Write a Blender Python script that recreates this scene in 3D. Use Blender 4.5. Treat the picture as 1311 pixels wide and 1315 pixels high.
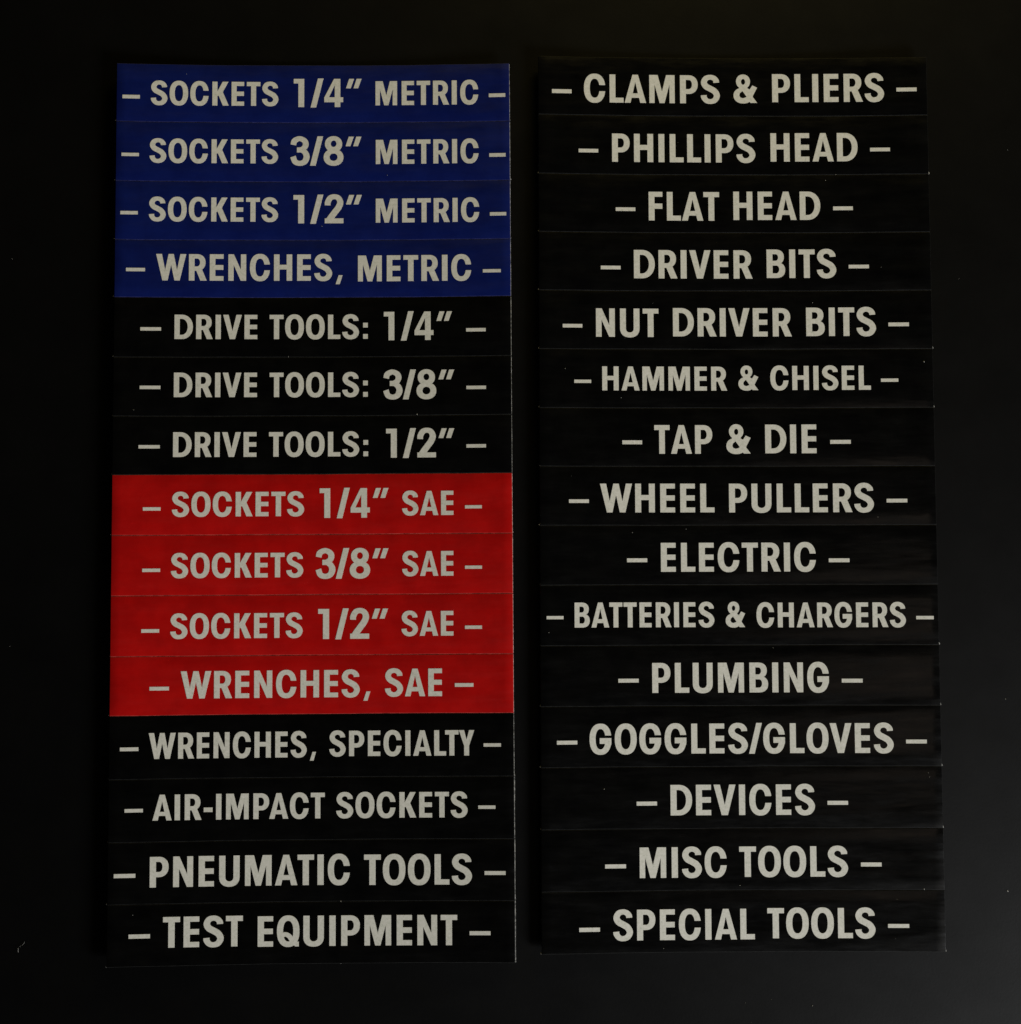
import bpy, math, random
from mathutils import Vector
from mathutils.geometry import delaunay_2d_cdt

# Units: 1 = 100 mm.  The two columns of labels lie on a dark table (z = 0); up is +z.
scene = bpy.context.scene
for o in list(bpy.data.objects):
    bpy.data.objects.remove(o)
rnd = random.Random(7)

# ------------------------------------------------------------------ camera
cam_data = bpy.data.cameras.new('camera')
cam = bpy.data.objects.new('camera', cam_data)
scene.collection.objects.link(cam)
cam.location = (-0.18362, -0.31444, 4.98105)
cam.rotation_euler = (0.0567, -0.01503, -0.00682)
cam_data.sensor_fit = 'VERTICAL'
cam_data.angle = math.radians(45.0)
cam_data.clip_start = 0.05
cam_data.clip_end = 200
scene.camera = cam

# ------------------------------------------------------------------ world, lamps, exposure
world = bpy.data.worlds.new('World')
scene.world = world
world.use_nodes = True
bg = world.node_tree.nodes['Background']
bg.inputs['Color'].default_value = (1.0, 0.93, 0.84, 1)
bg.inputs['Strength'].default_value = 0.006


def area(name, loc, aim, sx, sy, power, color):
    d = bpy.data.lights.new(name, 'AREA')
    d.shape = 'RECTANGLE'
    d.size, d.size_y = sx, sy
    d.energy = power
    d.color = color
    o = bpy.data.objects.new(name, d)
    scene.collection.objects.link(o)
    o.location = loc
    o.rotation_euler = (Vector(aim) - Vector(loc)).to_track_quat('-Z', 'Y').to_euler()
    return o


area('window_light', (13.5, -11.5, 5.4), (0.2, -0.2, 0), 6.0, 3.8, 4900, (0.965, 0.985, 1.0))
area('warm_fill_light', (2.4, 9.6, 2.1), (0, 0.8, 0), 3.0, 1.2, 460, (1.0, 0.80, 0.28))  # warm fill added out of view to tint the upper rows
area('table_sheen_fill', (5.6, -5.4, 7.0), (0.6, -0.6, 0), 3.6, 3.0, 13, (1.0, 0.97, 0.92))  # unseen dim fill, added for the glow on the table's lower right
area('dim_warm_light', (3.1, -1.2, 6.2), (1.5, -0.5, 0), 1.8, 0.9, 2.2, (1.0, 0.80, 0.64))  # unseen lamp added to leave a faint reflection on the right-hand labels

scene.view_settings.view_transform = 'Standard'
scene.view_settings.look = 'None'
scene.view_settings.exposure = 0
scene.view_settings.gamma = 1
scene.view_settings.use_curve_mapping = False
scene.render.engine = 'CYCLES'
scene.cycles.max_bounces = 6


# ------------------------------------------------------------------ materials
def new_mat(name):
    m = bpy.data.materials.new(name)
    m.use_nodes = True
    nt = m.node_tree
    return m, nt, nt.nodes['Principled BSDF']


def node(nt, kind, **kw):
    n = nt.nodes.new(kind)
    for k, v in kw.items():
        if k in n.inputs:
            n.inputs[k].default_value = v
        else:
            setattr(n, k, v)
    return n


def geo_coords(nt, scale=(1, 1, 1)):
    g = node(nt, 'ShaderNodeNewGeometry')
    m = node(nt, 'ShaderNodeMapping')
    m.inputs['Scale'].default_value = scale
    nt.links.new(g.outputs['Position'], m.inputs['Vector'])
    return m.outputs['Vector']


def noise(nt, vec, scale, detail=3.0, rough=0.55):
    n = node(nt, 'ShaderNodeTexNoise')
    n.inputs['Scale'].default_value = scale
    n.inputs['Detail'].default_value = detail
    n.inputs['Roughness'].default_value = rough
    nt.links.new(vec, n.inputs['Vector'])
    return n.outputs['Fac']


def ramp(nt, fac, stops):
    r = node(nt, 'ShaderNodeValToRGB')
    el = r.color_ramp.elements
    el[0].position, el[0].color = stops[0][0], (*stops[0][1], 1)
    el[1].position, el[1].color = stops[-1][0], (*stops[-1][1], 1)
    for p, c in stops[1:-1]:
        e = el.new(p)
        e.color = (*c, 1)
    nt.links.new(fac, r.inputs['Fac'])
    return r.outputs['Color']


def map_range(nt, fac, a, b, c, d):
    r = node(nt, 'ShaderNodeMapRange')
    for i, v in zip((1, 2, 3, 4), (a, b, c, d)):
        r.inputs[i].default_value = v
    nt.links.new(fac, r.inputs[0])
    return r.outputs[0]


def bump(nt, bs, height, strength, dist):
    b = node(nt, 'ShaderNodeBump')
    b.inputs['Strength'].default_value = strength
    b.inputs['Distance'].default_value = dist
    nt.links.new(height, b.inputs['Height'])
    nt.links.new(b.outputs['Normal'], bs.inputs['Normal'])


def vinyl(name, c1, c2, rough=0.24):
    """Glossy printed vinyl: faint mottling, wavy film, fine grain."""
    m, nt, bs = new_mat(name)
    v = geo_coords(nt)
    vs = geo_coords(nt, (1.3, 7.0, 1.0))
    nt.links.new(ramp(nt, noise(nt, v, 9, 4, 0.6), [(0.35, c1), (0.65, c2)]), bs.inputs['Base Color'])
    nt.links.new(map_range(nt, noise(nt, vs, 3.0, 5, 0.65), 0.3, 0.7, rough - 0.06, rough + 0.10), bs.inputs['Roughness'])
    bs.inputs['IOR'].default_value = 1.45
    bs.inputs['Specular IOR Level'].default_value = 0.42
    bump(nt, bs, noise(nt, vs, 1.4, 3, 0.5), 0.28, 0.012)
    return m


M_BLUE = vinyl('blue_vinyl', (0.0036, 0.0088, 0.086), (0.0046, 0.0118, 0.108), 0.30)
M_RED = vinyl('red_vinyl', (0.40, 0.0036, 0.0032), (0.50, 0.0050, 0.0042), 0.30)
M_BLACK = vinyl('black_vinyl', (0.0012, 0.0012, 0.0012), (0.0026, 0.0025, 0.0023), 0.22)


def print_mat():
    m, nt, bs = new_mat('cream_print')
    v = geo_coords(nt)
    a = noise(nt, v, 100, 5, 0.8)
    nt.links.new(ramp(nt, a, [(0.30, (0.50, 0.50, 0.43)), (0.45, (0.70, 0.69, 0.60)),
                              (0.56, (0.75, 0.72, 0.65)), (0.70, (0.88, 0.87, 0.79))]), bs.inputs['Base Color'])
    bs.inputs['Roughness'].default_value = 0.5
    bs.inputs['Specular IOR Level'].default_value = 0.25
    bump(nt, bs, noise(nt, v, 120, 3, 0.6), 0.12, 0.001)
    return m


M_PRINT = print_mat()


def paper_mat():
    m, nt, bs = new_mat('pale_backing_paper')
    v = geo_coords(nt, (1, 1, 1))
    nt.links.new(ramp(nt, noise(nt, v, 70, 4, 0.8), [(0.40, (0.10, 0.10, 0.095)), (0.62, (0.52, 0.51, 0.48))]), bs.inputs['Base Color'])
    bs.inputs['Roughness'].default_value = 0.85
    return m


M_PAPER = paper_mat()


def edge_mat(name, c):
    m, nt, bs = new_mat(name)
    v = geo_coords(nt)
    nt.links.new(ramp(nt, noise(nt, v, 40, 4, 0.8), [(0.38, tuple(x * 0.45 for x in c)), (0.62, c)]), bs.inputs['Base Color'])
    bs.inputs['Roughness'].default_value = 0.8
    bs.inputs['Specular IOR Level'].default_value = 0.12
    return m


# paler core at the cut, its colour lifted to paint in the seam highlights
M_CUT = {'blue_vinyl': edge_mat('blue_cut_edge', (0.03, 0.035, 0.14)), 'red_vinyl': edge_mat('red_cut_edge', (0.55, 0.06, 0.05)),
         'black_vinyl': edge_mat('black_cut_edge', (0.017, 0.017, 0.016))}


def table_mat():
    m, nt, bs = new_mat('dark_tabletop')
    v = geo_coords(nt)
    vs = geo_coords(nt, (1.0, 1.2, 1.0))
    nt.links.new(ramp(nt, noise(nt, v, 3.0, 6, 0.6), [(0.3, (0.0012, 0.0012, 0.0012)), (0.7, (0.0022, 0.0021, 0.0020))]), bs.inputs['Base Color'])
    nt.links.new(map_range(nt, noise(nt, vs, 5, 6, 0.65), 0.3, 0.7, 0.385, 0.415), bs.inputs['Roughness'])
    bs.inputs['IOR'].default_value = 1.46
    bs.inputs['Specular IOR Level'].default_value = 0.3
    bump(nt, bs, noise(nt, v, 90, 5, 0.7), 0.07, 0.004)
    return m


M_TABLE = table_mat()


def dust_mat():
    m, nt, bs = new_mat('pale_dust')
    bs.inputs['Base Color'].default_value = (0.35, 0.34, 0.31, 1)
    bs.inputs['Roughness'].default_value = 0.9
    return m


M_DUST = dust_mat()


# ------------------------------------------------------------------ helpers
def mesh_obj(name, verts, faces, mat, parent=None, loc=(0, 0, 0), smooth=False):
    me = bpy.data.meshes.new(name)
    me.from_pydata(verts, [], faces)
    me.materials.append(mat)
    if smooth:
        for p in me.polygons:
            p.use_smooth = True
    me.update()
    o = bpy.data.objects.new(name, me)
    scene.collection.objects.link(o)
    o.location = loc
    if parent is not None:
        o.parent = parent
    return o


def empty(name, loc=(0, 0, 0), rz=0.0, parent=None):
    o = bpy.data.objects.new(name, None)
    scene.collection.objects.link(o)
    o.empty_display_size = 0.05
    o.location = loc
    o.rotation_euler = (0, 0, rz)
    if parent is not None:
        o.parent = parent
    return o


# ------------------------------------------------------------------ the table
def build_table():
    x0, x1, y0, y1, t = -4.0, 4.2, -3.8, 3.8, 0.18
    z = -0.0008
    b = 0.02
    vs = [(x0 + b, y0 + b, z), (x1 - b, y0 + b, z), (x1 - b, y1 - b, z), (x0 + b, y1 - b, z),
          (x0, y0, z - b), (x1, y0, z - b), (x1, y1, z - b), (x0, y1, z - b),
          (x0, y0, z - t), (x1, y0, z - t), (x1, y1, z - t), (x0, y1, z - t)]
    fs = [(0, 1, 2, 3), (11, 10, 9, 8)]
    for a in (0, 4):
        for i in range(4):
            j = (i + 1) % 4
            fs.append((a + i, a + 4 + i, a + 4 + j, a + j))
    o = mesh_obj('tabletop', vs, fs, M_TABLE)
    o['kind'] = 'structure'
    o['label'] = 'dark matt tabletop under the two columns of labels'


build_table()

# ------------------------------------------------------------------ lettering
# Glyphs are drawn with cap height 1.  Each is a list of ('+' / '-', polygon) combined in order.


def se(cx, cy, rx, ry, n=2.35, k=56, a0=0.0, a1=360.0):
    pts = []
    cnt = k if a1 - a0 >= 360 else k // 2
    last = cnt if a1 - a0 >= 360 else cnt + 1
    for i in range(last):
        a = math.radians(a0 + (a1 - a0) * i / cnt)
        c, s = math.cos(a), math.sin(a)
        pts.append((cx + rx * math.copysign(abs(c) ** (2 / n), c), cy + ry * math.copysign(abs(s) ** (2 / n), s)))
    return pts


def rect(x0, y0, x1, y1):
    return [(x0, y0), (x1, y0), (x1, y1), (x0, y1)]


def half(x0, xm, x1, y0, y1, n=2.2):
    """D-like shape: straight left side, rounded right side."""
    ry = (y1 - y0) / 2
    return [(x0, y0)] + se(xm, (y0 + y1) / 2, x1 - xm, ry, n, 48, -90, 90) + [(x0, y1)]


def smooth_path(pts, n=10):
    out = []
    P = [pts[0]] + pts + [pts[-1]]
    for i in range(1, len(P) - 2):
        p0, p1, p2, p3 = P[i - 1], P[i], P[i + 1], P[i + 2]
        for j in range(n):
            t = j / n
            out.append(tuple(0.5 * (2 * p1[k] + (p2[k] - p0[k]) * t + (2 * p0[k] - 5 * p1[k] + 4 * p2[k] - p3[k]) * t * t
                                    + (3 * p1[k] - p0[k] - 3 * p2[k] + p3[k]) * t ** 3) for k in range(len(p1))))
    out.append(tuple(pts[-1]))
    return out


def stroke(pts, d0=None, d1=None):
    """pts: (x, y, width) along a curve -> list of '+' quads. d0/d1: direction of the cut at the ends."""
    p = smooth_path(pts)
    L, R = [], []
    for i, (x, y, w) in enumerate(p):
        a = p[max(i - 1, 0)]
        b = p[min(i + 1, len(p) - 1)]
        dx, dy = b[0] - a[0], b[1] - a[1]
        l = math.hypot(dx, dy) or 1
        nx, ny = -dy / l, dx / l
        L.append((x + nx * w / 2, y + ny * w / 2))
        R.append((x - nx * w / 2, y - ny * w / 2))
    out = []
    for i in range(len(p) - 1):
        for q in ([R[i], R[i + 1], L[i + 1]], [R[i], L[i + 1], L[i]]):
            area2 = sum(q[j][0] * q[(j + 1) % 3][1] - q[(j + 1) % 3][0] * q[j][1] for j in range(3))
            if abs(area2) < 1e-7:
                continue
            out.append(('+', q if area2 > 0 else q[::-1]))
    return out


def ccw(q):
    a = sum(q[j][0] * q[(j + 1) % len(q)][1] - q[(j + 1) % len(q)][0] * q[j][1] for j in range(len(q)))
    return q if a > 0 else list(reversed(q))


S_ = 0.207   # vertical stem
B_ = 0.172   # horizontal bar


def ring(w, y0=-0.02, y1=1.02, s=S_, t=B_ + 0.008, n=2.3):
    cy, ry = (y0 + y1) / 2, (y1 - y0) / 2
    return [('+', se(w / 2, cy, w / 2, ry, n)), ('-', se(w / 2, cy, w / 2 - s, ry - t, n))]


def P_(*pts):
    return ('+', list(pts))


def N_(*pts):
    return ('-', list(pts))


G = {}
# glyph: (ops, left bearing, right bearing, width)
G['A'] = ([P_((0, 0), (0.76, 0), (0.478, 1), (0.282, 1)), N_((0.208, 0), (0.552, 0), (0.510, 0.178), (0.250, 0.178)),
           N_((0.288, 0.335), (0.472, 0.335), (0.380, 0.74))], 0.022, 0.022, 0.76)
G['B'] = ([('+', half(0, 0.30, 0.605, 0.47, 1, 2.3)), ('+', half(0, 0.32, 0.645, 0, 0.555, 2.3)),
           ('-', half(S_, 0.31, 0.402, 0.603, 0.838, 2.1)), ('-', half(S_, 0.33, 0.435, 0.162, 0.438, 2.1))], 0.095, 0.05, 0.645)
G['C'] = (ring(0.755) + [N_((0.40, 0.395), (1, 0.395), (1, 0.618), (0.40, 0.618))], 0.048, 0.058, 0.755)
G['D'] = ([('+', half(0, 0.28, 0.735, 0, 1, 2.15)), ('-', half(S_, 0.28, 0.528, 0.17, 0.83, 2.1))], 0.095, 0.038, 0.735)
G['E'] = ([('+', rect(0, 0, 0.515, 1)), ('-', rect(S_, 0.172, 0.6, 0.412)), ('-', rect(S_, 0.592, 0.6, 0.83)),
           ('-', rect(0.508, 0.40, 0.6, 0.6))], 0.095, 0.088, 0.515)
G['F'] = ([('+', rect(0, 0, 0.49, 1)), ('-', rect(S_, -0.1, 0.6, 0.41)), ('-', rect(S_, 0.59, 0.6, 0.83)),
           ('-', rect(0.485, 0.40, 0.6, 0.6))], 0.095, 0.06, 0.49)
G['G'] = (ring(0.75) + [('-', rect(0.38, 0.535, 1, 0.622)), ('+', rect(0.350, 0.345, 0.75, 0.535)),
                        ('+', [(0.543, 0.20), (0.742, 0.30), (0.75, 0.40), (0.543, 0.42)])], 0.048, 0.075, 0.75)
G['H'] = ([('+', rect(0, 0, 0.685, 1)), ('-', rect(S_, -0.1, 0.685 - S_, 0.43)), ('-', rect(S_, 0.605, 0.685 - S_, 1.1))],
          0.095, 0.095, 0.685)
G['I'] = ([('+', rect(0, 0, 0.21, 1))], 0.095, 0.095, 0.21)
G['K'] = ([('+', rect(0, 0, S_, 1)), P_((0.19, 0.40), (0.36, 0.44), (0.655, 1), (0.425, 1), (0.19, 0.56)),
           P_((0.43, 0), (0.675, 0), (0.415, 0.60), (0.245, 0.45))], 0.095, 0.022, 0.675)
G['L'] = ([('+', rect(0, 0, 0.495, 1)), ('-', rect(S_, 0.172, 0.6, 1.1))], 0.095, 0.035, 0.495)
G['M'] = ([P_((0, 0), (0.185, 0), (0.185, 0.66), (0.362, 0), (0.538, 0), (0.715, 0.66), (0.715, 0), (0.90, 0), (0.90, 1),
              (0.600, 1), (0.45, 0.41), (0.300, 1), (0, 1))], 0.095, 0.095, 0.90)
G['N'] = ([P_((0, 0), (0.197, 0), (0.197, 0.60), (0.465, 0), (0.668, 0), (0.668, 1), (0.471, 1), (0.471, 0.41), (0.205, 1), (0, 1))],
          0.095, 0.095, 0.668)
G['O'] = (ring(0.755), 0.043, 0.043, 0.755)
G['P'] = ([('+', half(0, 0.30, 0.63, 0.335, 1, 2.2)), ('-', half(S_, 0.31, 0.425, 0.505, 0.835, 2.1)), ('+', rect(0, 0, S_, 0.4))],
          0.095, 0.06, 0.63)
G['Q'] = (ring(0.755) + stroke([(0.17, 0.345, 0.15), (0.27, 0.395, 0.15), (0.40, 0.345, 0.155), (0.50, 0.215, 0.16),
                                (0.58, 0.115, 0.16), (0.69, 0.075, 0.15), (0.755, 0.085, 0.15)])
          + [('-', rect(0.735, -0.2, 1.0, 0.17)), ('+', rect(0.60, -0.005, 0.735, 0.13))], 0.043, 0.043, 0.755)
G['R'] = ([('+', half(0, 0.30, 0.62, 0.375, 1, 2.2)), P_((0.43, 0), (0.668, 0), (0.470, 0.47), (0.235, 0.47)),
           ('-', half(S_, 0.30, 0.415, 0.535, 0.835, 2.1)), ('+', rect(0, 0, S_, 0.5))], 0.095, 0.018, 0.668)
G['S'] = (stroke([(0.558, 0.740, 0.205), (0.549, 0.812, 0.200), (0.470, 0.902, 0.182), (0.335, 0.936, 0.168), (0.190, 0.885, 0.192),
                  (0.122, 0.745, 0.212), (0.190, 0.610, 0.215), (0.340, 0.525, 0.212), (0.495, 0.430, 0.215), (0.577, 0.275, 0.212),
                  (0.500, 0.118, 0.192), (0.345, 0.064, 0.168), (0.205, 0.100, 0.182), (0.122, 0.205, 0.200), (0.110, 0.290, 0.210)])
          , 0.04, 0.045, 0.685)
G['T'] = ([('+', rect(0, 0.828, 0.56, 1)), ('+', rect(0.28 - S_ / 2, 0, 0.28 + S_ / 2, 0.9))], 0.025, 0.025, 0.56)
G['U'] = ([('+', [(0, 1)] + [(x, y) for x, y in se(0.345, 0.30, 0.345, 0.32, 2.25, 48, 180, 360)] + [(0.69, 1)]),
           ('-', [(S_, 1.05)] + [(x, y) for x, y in se(0.345, 0.295, 0.345 - S_, 0.14, 2.2, 40, 180, 360)] + [(0.69 - S_, 1.05)])],
          0.09, 0.09, 0.69)
G['V'] = ([P_((0.268, 0), (0.480, 0), (0.75, 1), (0.535, 1), (0.376, 0.33), (0.218, 1), (0, 1))], 0.0, 0.018, 0.75)
G['W'] = ([P_((0.238, 0), (0.432, 0), (0.560, 0.60), (0.688, 0), (0.882, 0), (1.12, 1), (0.905, 1), (0.782, 0.39), (0.655, 1),
              (0.465, 1), (0.338, 0.39), (0.215, 1), (0, 1))], 0.0, 0.012, 1.12)
G['Y'] = ([P_((0.217, 0), (0.423, 0), (0.423, 0.38), (0.64, 1), (0.425, 1), (0.32, 0.62), (0.215, 1), (0, 1), (0.217, 0.38))],
          0.0, 0.0, 0.64)
AMP_TOP = (0.345, 0.775)
G['&'] = ([('+', se(0.345, 0.765, 0.25, 0.255, 2.1)), ('+', se(0.345, 0.262, 0.345, 0.282, 2.15)),
           P_((0.60, 0), (0.84, 0), (0.50, 0.46), (0.36, 0.70), (0.17, 0.62)),
           P_((0.46, 0.12), (0.58, 0.06), (0.69, 0.25), (0.845, 0.545), (0.672, 0.625), (0.49, 0.34)),
           ('+', rect(0.20, 0.45, 0.50, 0.60)),
           ('-', se(0.345, 0.755, 0.072, 0.105, 2.0)),
           N_((0.318, 0.425), (0.225, 0.345), (0.205, 0.265), (0.245, 0.190), (0.33, 0.165), (0.42, 0.190), (0.465, 0.222)),
           ('-', rect(0.55, -0.2, 1, 0.0))], 0.05, 0.05, 0.84)
G['/'] = ([P_((0, -0.015), (0.195, -0.015), (0.455, 1.015), (0.26, 1.015))], 0.01, 0.01, 0.455)
G['1'] = ([('+', rect(0, 0.84, 0.37, 1)), ('+', rect(0.165, 0, 0.37, 0.9))], 0.08, 0.21, 0.37)
G['2'] = (stroke([(0.098, 0.635, 0.195), (0.108, 0.755, 0.20), (0.190, 0.895, 0.19), (0.325, 0.940, 0.172), (0.465, 0.895, 0.19),
                  (0.535, 0.745, 0.212), (0.480, 0.570, 0.215), (0.345, 0.385, 0.215), (0.210, 0.205, 0.215), (0.13, 0.09, 0.20)])
          + [('-', rect(-0.2, -0.4, 0.0, 0.5)), ('-', rect(-0.2, -0.4, 1, 0.0)), ('+', rect(0, 0, 0.645, 0.172)),
             P_((0, 0.1), (0.2, 0.1), (0.30, 0.30), (0.14, 0.28))], 0.02, 0.10, 0.645)
G['3'] = (stroke([(0.110, 0.715, 0.195), (0.150, 0.855, 0.195), (0.320, 0.935, 0.172), (0.490, 0.865, 0.19), (0.540, 0.740, 0.205),
                  (0.490, 0.615, 0.185), (0.370, 0.550, 0.165), (0.235, 0.548, 0.155)])
          + stroke([(0.235, 0.530, 0.16), (0.400, 0.525, 0.17), (0.525, 0.435, 0.195), (0.572, 0.285, 0.212), (0.500, 0.125, 0.192),
                    (0.335, 0.066, 0.172), (0.170, 0.125, 0.19), (0.100, 0.305, 0.195)]), 0.02, 0.02, 0.675)
G['4'] = ([P_((0, 0.172), (0.67, 0.172), (0.67, 0.345), (0.57, 0.345), (0.57, 1), (0.345, 1), (0, 0.335)),
           ('+', rect(0.372, 0, 0.57, 0.3)), N_((0.165, 0.345), (0.372, 0.345), (0.372, 0.78))], 0.01, 0.10, 0.67)
G['8'] = ([('+', se(0.345, 0.745, 0.300, 0.275, 2.1)), ('+', se(0.345, 0.275, 0.345, 0.295, 2.15)),
           ('-', se(0.345, 0.755, 0.100, 0.115, 2.0)), ('-', se(0.345, 0.282, 0.138, 0.130, 2.1))], 0.0, 0.09, 0.69)
G['"'] = ([P_((0, 0.665), (0.165, 0.665), (0.285, 1.0), (0.11, 1.0)), P_((0.265, 0.665), (0.43, 0.665), (0.55, 1.0), (0.375, 1.0))],
          0.0, 0.0, 0.55)
G[','] = ([P_((0, -0.135), (0.155, -0.135), (0.262, 0.205), (0.115, 0.205))], 0.085, 0.04, 0.262)
G[':'] = ([('+', rect(0, 0, 0.19, 0.195)), ('+', rect(0, 0.465, 0.19, 0.66))], 0.12, 0.05, 0.19)
G['~'] = ([('+', rect(0, 0.30, 0.35, 0.475))], 0.07, 0.045, 0.35)
G['-'] = ([('+', rect(0, 0, 1, 1))], 0, 0, 1)
KERN = {('A', 'T'): -0.04, ('L', 'T'): -0.10, ('P', 'A'): -0.075, ('L', 'A'): -0.02, ('T', 'Y'): -0.01, ('S', '/'): -0.02,
        ('/', 'G'): -0.02, ('E', 'V'): -0.0, ('O', 'V'): 0.0}
KIND = {'/': 'slash', '"': 'inch_mark', ',': 'comma', ':': 'colon', '~': 'hyphen', '&': 'ampersand', '-': 'dash'}

_cache = {}


def glyph_mesh(ch):
    """Triangles of the glyph and its outline edges, from the ordered union/difference of its polygons."""
    if ch in _cache:
        return _cache[ch]
    ops = G[ch][0]
    vs, fs = [], []
    for _, poly in ops:
        poly = ccw(poly)
        fs.append(list(range(len(vs), len(vs) + len(poly))))
        vs += [Vector(p) for p in poly]
    V, E, F, ov, oe, of = delaunay_2d_cdt(vs, [], fs, 0, 1e-5)
    keep = []
    for f, src in zip(F, of):
        on = False
        src = set(src)
        for i, (sg, _) in enumerate(ops):
            if i in src:
                on = sg == '+'
        if on:
            keep.append(tuple(f))
    cnt = {}
    for f in keep:
        for i in range(3):
            a, b = f[i], f[(i + 1) % 3]
            cnt[(a, b)] = 1
    border = [(a, b) for (a, b) in cnt if (b, a) not in cnt]
    used = sorted({i for f in keep for i in f})
    m = {u: i for i, u in enumerate(used)}
    _cache[ch] = ([(V[u].x, V[u].y) for u in used], [tuple(m[i] for i in f) for f in keep], [(m[a], m[b]) for a, b in border])
    return _cache[ch]


# ------------------------------------------------------------------ curled label sheets
W = 1.6            # width of a label
HGT = 3.61397      # height of a column
T_BACK, T_TOP = 0.0022, 0.0060
T_ALL = T_BACK + T_TOP
INK = 0.0006


class Sheet:
    """A column of labels whose two ends curl up off the table."""

    def __init__(self, ox, oy, rz, k0, k1, s0):
        self.ox, self.oy, self.rz, self.k0, self.k1, self.s0 = ox, oy, rz, k0, k1, s0

    def local(self, s, d):
        """s along the label, d distance down the column -> x, y, z in the sheet's frame."""
        k = self.k0 + self.k1 * (d / HGT - 0.5)
        e = s - self.s0
        return s - (2 / 3) * k * k * e ** 3, HGT / 2 - d, k * e * e

    def world(self, x, y):
        c, t = math.cos(self.rz), math.sin(self.rz)
        return c * x - t * y + self.ox, t * x + c * y + self.oy


LEFT = Sheet(-0.9, 0.0, 0.0, 0.03387, 0.00096, 0.01773)
RIGHT = Sheet(-0.03837 + 0.85, 0.02538, -0.00423, 0.02867, -0.00119, -0.03009)

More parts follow.
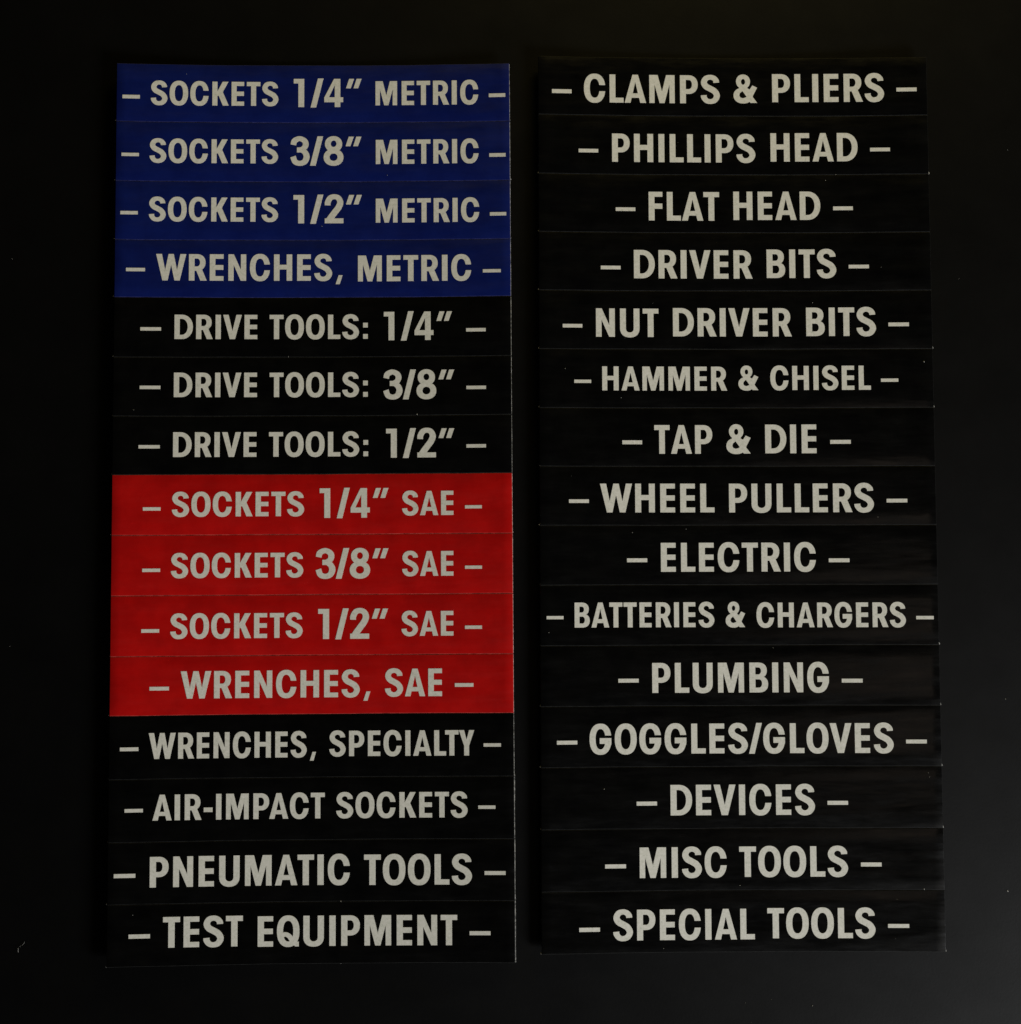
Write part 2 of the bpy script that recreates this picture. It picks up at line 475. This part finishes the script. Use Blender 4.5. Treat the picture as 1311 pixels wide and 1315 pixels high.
# each row: (top, bottom) of the label down the column, then (text, left, right, baseline, cap height)
ROWS_LEFT = [
    ((-0.0015, 0.2393), [('-', -0.7759, -0.7065, 0.1457, 0.0147), ('SOCKETS', -0.6629, -0.1458, 0.1703, 0.0993), ('1/4"', -0.0835, 0.1939, 0.1749, 0.1176), ('METRIC', 0.2512, 0.6729, 0.1686, 0.1005), ('-', 0.7157, 0.7835, 0.1403, 0.0148)]),
    ((0.2393, 0.4853), [('-', -0.7772, -0.708, 0.144, 0.0133), ('SOCKETS', -0.6657, -0.1462, 0.1692, 0.0988), ('3/8"', -0.0972, 0.1932, 0.1767, 0.1184), ('METRIC', 0.2523, 0.6729, 0.1727, 0.1003), ('-', 0.7162, 0.7831, 0.1486, 0.0147)]),
    ((0.4853, 0.7275), [('-', -0.7791, -0.71, 0.1386, 0.0139), ('SOCKETS', -0.666, -0.1453, 0.1647, 0.0989), ('1/2"', -0.0833, 0.1952, 0.1716, 0.117), ('METRIC', 0.2521, 0.6743, 0.1699, 0.0991), ('-', 0.7174, 0.7841, 0.1463, 0.0139)]),
    ((0.7275, 0.9632), [('-', -0.7542, -0.679, 0.1295, 0.0138), ('WRENCHES,', -0.6349, 0.1168, 0.166, 0.1083), ('METRIC', 0.1795, 0.6403, 0.1698, 0.1065), ('-', 0.6873, 0.7604, 0.1381, 0.0132)]),
    ((0.9632, 1.2074), [('-', -0.6951, -0.6128, 0.1358, 0.0137), ('DRIVE', -0.5591, -0.2276, 0.1695, 0.0992), ('TOOLS:', -0.1778, 0.2192, 0.1696, 0.0993), ('1/4"', 0.2844, 0.5609, 0.1764, 0.1165), ('-', 0.6182, 0.6976, 0.1438, 0.0138)]),
    ((1.2074, 1.4469), [('-', -0.6952, -0.6132, 0.1292, 0.0137), ('DRIVE', -0.5597, -0.2278, 0.1616, 0.0994), ('TOOLS:', -0.1768, 0.2192, 0.1619, 0.0994), ('3/8"', 0.2809, 0.569, 0.172, 0.1178), ('-', 0.6183, 0.6976, 0.1348, 0.0137)]),
    ((1.4469, 1.6821), [('-', -0.6973, -0.6135, 0.1298, 0.0136), ('DRIVE', -0.5608, -0.2286, 0.1643, 0.1001), ('TOOLS:', -0.1784, 0.2204, 0.164, 0.0995), ('1/2"', 0.293, 0.5686, 0.1706, 0.1172), ('-', 0.6172, 0.6962, 0.1326, 0.0137)]),
    ((1.6821, 1.9254), [('-', -0.6777, -0.6081, 0.1444, 0.0135), ('SOCKETS', -0.5639, -0.0365, 0.1688, 0.0983), ('1/4"', 0.0254, 0.3024, 0.1768, 0.1191), ('SAE', 0.3567, 0.5637, 0.1685, 0.0977), ('-', 0.6102, 0.678, 0.1429, 0.0129)]),
    ((1.9254, 2.1667), [('-', -0.6778, -0.6078, 0.1462, 0.0134), ('SOCKETS', -0.5656, -0.0391, 0.1709, 0.0984), ('3/8"', 0.0091, 0.3021, 0.1763, 0.1191), ('SAE', 0.3563, 0.5627, 0.1689, 0.0991), ('-', 0.609, 0.6774, 0.142, 0.0129)]),
    ((2.1667, 2.4073), [('-', -0.6792, -0.6094, 0.1463, 0.014), ('SOCKETS', -0.566, -0.041, 0.1711, 0.0991), ('1/2"', 0.0205, 0.2999, 0.177, 0.1198), ('SAE', 0.3533, 0.5617, 0.1668, 0.0986), ('-', 0.6079, 0.676, 0.1406, 0.0134)]),
    ((2.4073, 2.641), [('-', -0.645, -0.5689, 0.1345, 0.0146), ('WRENCHES,', -0.523, 0.2291, 0.1679, 0.1081), ('SAE', 0.2868, 0.5151, 0.1661, 0.1095), ('-', 0.5664, 0.6408, 0.1298, 0.0146)]),
    ((2.641, 2.8906), [('-', -0.7576, -0.6858, 0.1376, 0.0145), ('WRENCHES,', -0.6459, 0.0132, 0.17, 0.1019), ('SPECIALTY', 0.0655, 0.6428, 0.1674, 0.1001), ('-', 0.6798, 0.7488, 0.1329, 0.0133)]),
    ((2.8906, 3.1359), [('-', -0.737, -0.666, 0.128, 0.0138), ('AIR~IMPACT', -0.6286, 0.048, 0.1611, 0.1006), ('SOCKETS', 0.0932, 0.6154, 0.1606, 0.1002), ('-', 0.6574, 0.7256, 0.1273, 0.0132)]),
    ((3.1359, 3.3769), [('-', -0.7758, -0.6927, 0.1363, 0.0156), ('PNEUMATIC', -0.6369, 0.1481, 0.1757, 0.1187), ('TOOLS', 0.204, 0.6314, 0.1774, 0.1184), ('-', 0.6809, 0.7641, 0.14, 0.015)]),
    ((3.3769, 3.6174), [('-', -0.7163, -0.6339, 0.1306, 0.0161), ('TEST', -0.5837, -0.2729, 0.1686, 0.1186), ('EQUIPMENT', -0.2144, 0.5718, 0.1717, 0.1177), ('-', 0.6206, 0.703, 0.133, 0.0156)]),
]
ROWS_RIGHT = [
    ((-0.0054, 0.2396), [('-', -0.7443, -0.6636, 0.1549, 0.0161), ('CLAMPS', -0.6125, -0.0512, 0.1907, 0.1175), ('&', 0.005, 0.1021, 0.1882, 0.117), ('PLIERS', 0.1645, 0.6248, 0.1851, 0.1177), ('-', 0.6751, 0.7577, 0.1437, 0.0155)]),
    ((0.2396, 0.4854), [('-', -0.6359, -0.5553, 0.1557, 0.0147), ('PHILLIPS', -0.4984, 0.0921, 0.1932, 0.1175), ('HEAD', 0.1543, 0.5116, 0.1893, 0.1184), ('-', 0.5626, 0.6439, 0.1486, 0.0148)]),
    ((0.4854, 0.7266), [('-', -0.4851, -0.4046, 0.1519, 0.0147), ('FLAT', -0.3497, -0.0598, 0.1903, 0.1189), ('HEAD', -0.0017, 0.3548, 0.1869, 0.1177), ('-', 0.4072, 0.4879, 0.1473, 0.0154)]),
    ((0.7266, 0.9676), [('-', -0.548, -0.4671, 0.1527, 0.0146), ('DRIVER', -0.4124, 0.0735, 0.189, 0.1171), ('BITS', 0.1315, 0.4163, 0.1865, 0.1178), ('-', 0.4665, 0.5489, 0.1479, 0.0146)]),
    ((0.9676, 1.2077), [('-', -0.7048, -0.625, 0.1524, 0.0145), ('NUT', -0.5692, -0.3139, 0.1894, 0.1163), ('DRIVER', -0.2548, 0.2303, 0.1867, 0.1165), ('BITS', 0.2892, 0.5732, 0.1856, 0.1171), ('-', 0.6231, 0.7062, 0.1469, 0.0152)]),
    ((1.2077, 1.4482), [('-', -0.659, -0.5904, 0.1387, 0.0131), ('HAMMER', -0.5452, -0.0363, 0.1687, 0.098), ('&', 0.0095, 0.0907, 0.1668, 0.0987), ('CHISEL', 0.1398, 0.5474, 0.1666, 0.0987), ('-', 0.5887, 0.6588, 0.1346, 0.0132)]),
    ((1.4482, 1.6858), [('-', -0.4654, -0.3851, 0.1473, 0.0157), ('TAP', -0.3354, -0.0996, 0.1857, 0.1164), ('&', -0.0427, 0.0559, 0.1851, 0.1172), ('DIE', 0.1153, 0.3232, 0.1844, 0.1172), ('-', 0.3789, 0.462, 0.1463, 0.0157)]),
    ((1.6858, 1.9245), [('-', -0.6831, -0.6025, 0.1476, 0.0143), ('WHEEL', -0.5576, -0.0939, 0.186, 0.1164), ('PULLERS', -0.0346, 0.551, 0.1865, 0.1166), ('-', 0.6018, 0.6849, 0.1479, 0.015)]),
    ((1.9245, 2.1643), [('-', -0.4503, -0.3685, 0.1479, 0.0155), ('ELECTRIC', -0.3132, 0.3133, 0.1866, 0.1165), ('-', 0.3648, 0.4482, 0.1498, 0.0155)]),
    ((2.1643, 2.4063), [('-', -0.7752, -0.7075, 0.1356, 0.0128), ('BATTERIES', -0.6629, -0.0995, 0.1692, 0.0998), ('&', -0.0542, 0.0242, 0.1698, 0.1005), ('CHARGERS', 0.0702, 0.6697, 0.1711, 0.0992), ('-', 0.7105, 0.7802, 0.1401, 0.0135)]),
    ((2.4063, 2.6477), [('-', -0.489, -0.407, 0.1472, 0.0153), ('PLUMBING', -0.3526, 0.3574, 0.1888, 0.1192), ('-', 0.4086, 0.4921, 0.1504, 0.0154)]),
    ((2.6477, 2.8887), [('-', -0.7363, -0.6548, 0.1494, 0.0152), ('GOGGLES/GLOVES', -0.6058, 0.6112, 0.1887, 0.1184), ('-', 0.66, 0.7422, 0.151, 0.0153)]),
    ((2.8887, 3.1328), [('-', -0.4195, -0.3379, 0.1518, 0.0158), ('DEVICES', -0.2838, 0.2935, 0.1915, 0.1203), ('-', 0.3432, 0.425, 0.1524, 0.0158)]),
    ((3.1328, 3.3756), [('-', -0.5469, -0.4638, 0.1526, 0.0157), ('MISC', -0.4092, -0.0619, 0.1916, 0.1195), ('TOOLS', -0.0119, 0.4209, 0.1903, 0.1191), ('-', 0.4716, 0.5536, 0.1507, 0.0157)]),
    ((3.3756, 3.6165), [('-', -0.6513, -0.5691, 0.1555, 0.0162), ('SPECIAL', -0.5173, 0.0462, 0.1915, 0.1195), ('TOOLS', 0.0967, 0.5251, 0.1879, 0.1178), ('-', 0.5743, 0.6578, 0.1475, 0.015)]),
]
DUST = [ (1.577, 0.568, 0.0022), (1.524, -1.542, 0.001925), (0.384, -0.119, 0.00121), (0.601, -0.106, 0.00121), (0.258, -1.139, 0.001375), (0.345, 0.428, 0.0011), (0.043, -0.517, 0.001375), (1.131, 0.815, 0.001375), (1.196, 1.322, 0.00121), (1.238, 1.346, 0.00121), (1.377, -0.062, 0.0011), (-1.618, 0.386, 0.00121), (-1.601, -1.610, 0.0011), (-0.482, 0.364, 0.00165), (-1.002, 0.602, 0.001375), (-0.788, -1.569, 0.001375), (0.487, -1.766, 0.001375), (1.417, -1.582, 0.00099), (1.406, -1.734, 0.00099), (1.556, -1.102, 0.00099), (0.810, -1.984, 0.0011), (0.913, -1.973, 0.0011), (1.867, -1.559, 0.0022), (-0.435, 0.756, 0.001375), (-0.669, 0.952, 0.0011), (-0.789, -1.812, 0.00165) ]


def lin(a, b, n):
    return [a + (b - a) * i / n for i in range(n + 1)]


def slab(sheet, s0, s1, d0, d1, z0, z1, r, yc, cols, wob, seed, jag_r=0.0):
    """A thin bent strip with rounded upper edges. Returns verts/faces in the label's frame."""
    rg = random.Random(seed)
    ins = [0, 0.15 * r, 0.4 * r, r]
    ss = [s0 + i for i in ins] + lin(s0 + r, s1 - r, cols)[1:-1] + [s1 - i for i in reversed(ins)]
    dd = [d0 + i for i in ins] + lin(d0 + r, d1 - r, 4)[1:-1] + [d1 - i for i in reversed(ins)]

    def drop(t):
        return 0 if t >= r else r * (1 - math.sqrt(max(0, 1 - (1 - t / r) ** 2)))
    ph = [rg.uniform(0, 6.28) for _ in range(6)]

    def wave(s, j):
        return wob * (math.sin(s * 9 + ph[j]) * 0.6 + math.sin(s * 23 + ph[j + 1]) * 0.3 + math.sin(s * 61 + ph[j + 2]) * 0.15)
    verts, faces = [], []
    nS, nD = len(ss), len(dd)
    jag = [rg.uniform(0, jag_r) for _ in range(nD)]
    for i, s in enumerate(ss):
        for j, d in enumerate(dd):
            f = (d - d0) / (d1 - d0)
            dd_ = d + wave(s, 0) * (1 - f) + wave(s, 3) * f
            s_ = s + (jag[j] if i >= nS - 4 else 0)
            x, y, z = sheet.local(s_, dd_)
            q = max(drop(s - s0), drop(s1 - s), drop(d - d0), drop(d1 - d))
            verts.append((x, y - yc, z + z1 - q))
    for i in range(nS - 1):
        for j in range(nD - 1):
            a = i * nD + j
            faces.append((a, a + 1, a + nD + 1, a + nD))
    rim = [(i, 0) for i in range(nS)] + [(nS - 1, j) for j in range(1, nD)] + [(i, nD - 1) for i in range(nS - 2, -1, -1)] + [(0, j) for j in range(nD - 2, 0, -1)]
    base = len(verts)
    for (i, j) in rim:
        x, y, z = verts[i * nD + j]
        xx, yy, zz = sheet.local(ss[i], dd[j])
        verts.append((x, y, zz + z0))
    n = len(rim)
    for q in range(n):
        a, b = rim[q], rim[(q + 1) % n]
        faces.append((a[0] * nD + a[1], b[0] * nD + b[1], base + (q + 1) % n, base + q))
    # underside as strips between the two long sides
    top = [base + i for i in range(nS)]
    bot = [base + nS - 1 + (nD - 1) + i for i in range(nS)][::-1]
    for i in range(nS - 1):
        faces.append((top[i + 1], top[i], bot[i], bot[i + 1]) if i not in (0, nS - 2) else (top[i + 1], top[i], bot[i], bot[i + 1]))
    return verts, faces


def add_glyph(sheet, name, ch, x0, sx, base_d, cap, yc, parent, lift=INK):
    """One printed character of its own; x0 = left edge (s), cap = cap height, sx = width of a unit."""
    V, F, B = glyph_mesh(ch)
    n = len(V)
    top = []
    cx = x0 + G[ch][3] * sx / 2
    cxl, cyl, czl = sheet.local(cx, base_d - cap / 2)
    for x, y in V:
        px, py, pz = sheet.local(x0 + x * sx, base_d - y * cap)
        top.append((px - cxl, py - cyl, pz - czl + lift))
    verts = top + [(x, y, z - lift * 1.3) for x, y, z in top]
    faces = list(F) + [(a, n + a, n + b, b) for a, b in B]
    o = mesh_obj(name, verts, faces, M_PRINT, parent, (cxl, cyl - yc, czl + T_ALL))
    return o


def add_word(sheet, word, s0, s1, base_d, cap, yc, parent):
    if word == '-':
        add_glyph(sheet, 'dash', '-', s0, s1 - s0, base_d, cap, yc, parent)
        return
    # natural layout
    pos, x = [], 0.0
    for i, ch in enumerate(word):
        ops, lb, rb, w = G[ch]
        if i:
            x += lb + KERN.get((word[i - 1], ch), 0)
        pos.append(x)
        x += w + (rb if i < len(word) - 1 else 0)
    if word[1:2] == '/' and word[0] in '13':
        nat = {'1/4"': (0, 0.60, 1.085, 1.86), '1/2"': (0, 0.58, 1.085, 1.82), '3/8"': (0, 0.69, 1.165, 1.93)}[word]
        pos = list(nat)
        x = pos[-1] + G['"'][3]
    sx = (s1 - s0) / x
    if '--ratio' in RATIO:
        print('RATIO', word, round(sx / cap, 3))
    if len(word) == 1:
        add_glyph(sheet, KIND[word], word, s0, sx, base_d, cap, yc, parent)
        return
    w = empty('fraction' if word[0] in '13' else 'word', parent=parent)
    w['label'] = ('cream fraction %s' if word[0] in '13' else 'cream word %s') % word.replace('~', '-').replace('"', ' inch').strip(',:')
    for ch, p in zip(word, pos):
        add_glyph(sheet, KIND.get(ch, 'numeral' if ch.isdigit() else 'letter'), ch, s0 + p * sx, sx, base_d, cap, yc, w)


def cols_of(o, rows):
    # faces along the slab: 44 segments less the two end ones, plus the rounded ends
    return 4 + 43 + 4 - 1


RATIO = ''
GAP = 0.0005


def build_label(sheet, side, idx, span, items, mat, label):
    d0, d1 = span
    yc = HGT / 2 - (d0 + d1) / 2
    wx, wy = sheet.world(0, yc)
    root = empty('label_strip', (wx, wy, 0), sheet.rz)
    root['label'] = label
    root['category'] = 'label'
    root['group'] = 'labels in the %s column' % side
    seed = idx + (100 if side == 'right' else 0)
    rg = random.Random(seed * 13 + 1)
    v, f = slab(sheet, -W / 2, W / 2, d0 + GAP, d1 - GAP, T_BACK + 0.0001, T_ALL, 0.0018, yc, 44, 0.0006, seed)
    face = mesh_obj('vinyl_face', v, f, mat, root, smooth=True)
    face.data.materials.append(M_CUT[mat.name])
    rows = 10       # faces across the top of the slab
    for n, p in enumerate(face.data.polygons):
        i, j = divmod(n, rows)
        if n >= rows * cols_of(face, rows) or j < 3 or j > rows - 4 or i >= cols_of(face, rows) - 2:
            p.material_index = 1
    out = 0.0010 if side == 'left' else 0.0008
    jag = 0.0008
    if side == 'left' and idx >= 12:
        out, jag = 0.0017, 0.0016
    v, f = slab(sheet, -W / 2 - 0.0006, W / 2 + out, d0 + GAP + 0.0013, d1 - GAP - 0.0013, 0.0001, T_BACK, 0.0005, yc, 44, 0.0004, seed + 50, jag)
    # little torn tabs of backing left by the cut at the lower corners
    if rg.random() < 0.8:
        for (sx_, sg) in ((-W / 2, -1), (W / 2, 1)):
            if sg > 0 and rg.random() < 0.55:
                continue
            a = len(v)
            ln = rg.uniform(0.003, 0.0055)
            pts = [(sx_ + sg * 0.0005, d1 - 0.011), (sx_ + sg * ln, d1 - 0.004), (sx_ + sg * ln * 0.7, d1 - 0.001), (sx_ + sg * 0.0005, d1 - 0.001)]
            for zt in (T_BACK + 0.003, T_BACK + 0.0005):
                for (s, d) in pts:
                    x, y, z = sheet.local(s, d)
                    v.append((x, y - yc, z + zt))
            q = [a, a + 1, a + 2, a + 3]
            f.append(tuple(q) if sg > 0 else tuple(reversed(q)))
            for i in range(4):
                j = (i + 1) % 4
                f.append((a + i, a + 4 + i, a + 4 + j, a + j))
    mesh_obj('backing_paper', v, f, M_PAPER, root)
    for (w, s0, s1, bd, cap) in items:
        add_word(sheet, w, s0, s1, d0 + bd, cap, yc, root)


PLACE_L = ['top of the left column', 'second from the top on the left', 'third blue strip down', 'lowest blue strip, touching a black one',
           'just below the blue strips', 'middle one of three black strips', 'just above the red strips',
           'topmost red strip', 'second red strip', 'third red strip', 'lowest red strip', 'just below the red strips',
           'below the strip for specialty wrenches', 'second from the bottom on the left', 'bottom of the left column']
for i, (span, items) in enumerate(ROWS_LEFT):
    mat, col = (M_BLUE, 'blue') if i < 4 else (M_RED, 'red') if 7 <= i <= 10 else (M_BLACK, 'black')
    text = ' '.join(w for w, *_ in items if w != '-').replace('~', '-').replace('"', ' inch')
    build_label(LEFT, 'left', i, span, items, mat, 'glossy %s label reading %s, %s' % (col, text.rstrip(':'), PLACE_L[i]))
for i, (span, items) in enumerate(ROWS_RIGHT):
    text = ' '.join(w for w, *_ in items if w != '-')
    prev = ' '.join(w for w, *_ in ROWS_RIGHT[i - 1][1] if w != '-')
    where = 'top of the right column' if i == 0 else 'bottom of the right column' if i == 14 else 'right below %s' % prev
    build_label(RIGHT, 'right', i, span, items, M_BLACK, 'glossy black label reading %s, %s' % (text, where))

# ------------------------------------------------------------------ dust and lint


def height_at(x, y):
    for sh in (LEFT, RIGHT):
        c, t = math.cos(-sh.rz), math.sin(-sh.rz)
        lx, ly = x - sh.ox, y - sh.oy
        lx, ly = c * lx - t * ly, t * lx + c * ly
        if abs(lx) < W / 2 and abs(ly) < HGT / 2:
            return sh.local(lx, HGT / 2 - ly)[2] + T_ALL + 0.0004
    return 0.0


def build_dust():
    rg = random.Random(5)
    spots = [(DUST[i][0], DUST[i][1], DUST[i][2]) for i in range(len(DUST))]
    for _ in range(22):
        spots.append((rg.uniform(-2.2, 2.1), rg.uniform(-2.3, 1.9), rg.choice((0.0007, 0.0009, 0.0012, 0.0016))))
    v, f = [], []
    for x, y, r in spots:
        z = height_at(x, y)
        a0 = rg.uniform(0, 6.28)
        st = rg.uniform(1.0, 2.2)
        a = len(v)
        for k in range(5):
            an = a0 + k * 1.2566
            rr = r * rg.uniform(0.6, 1.1)
            ux, uy = math.cos(an) * rr * st, math.sin(an) * rr
            v.append((x + ux * math.cos(a0) - uy * math.sin(a0), y + ux * math.sin(a0) + uy * math.cos(a0), z))
        v.append((x, y, z + r * 0.9))
        for k in range(5):
            f.append((a + k, a + (k + 1) % 5, a + 5))
    o = mesh_obj('dust', v, f, M_DUST)
    o['kind'] = 'stuff'
    o['label'] = 'fine pale dust specks scattered over the labels and tabletop'


def build_lint(x, y, seed, label):
    rg = random.Random(seed)
    pts = []
    a = rg.uniform(0, 6.28)
    for i in range(14):
        pts.append((x, y, 0.0012 + 0.003 * math.sin(i * 0.5) ** 2))
        a += rg.uniform(-0.7, 0.7)
        x += 0.004 * math.cos(a)
        y += 0.004 * math.sin(a)
    v, f = [], []
    for i, (px, py, pz) in enumerate(pts):
        for k in range(5):
            an = k * 1.2566
            v.append((px + 0.0004 * math.cos(an), py + 0.0004 * math.cos(an) * 0.5, pz + 0.0004 * math.sin(an)))
    for i in range(len(pts) - 1):
        for k in range(5):
            k2 = (k + 1) % 5
            f.append((i * 5 + k, i * 5 + k2, i * 5 + 5 + k2, i * 5 + 5 + k))
    o = mesh_obj('lint_fibre', v, f, M_DUST)
    o['label'] = label
    o['category'] = 'lint'


build_dust()
build_lint(-2.055, -1.755, 3, "tiny pale lint fibre on the table left of the columns")
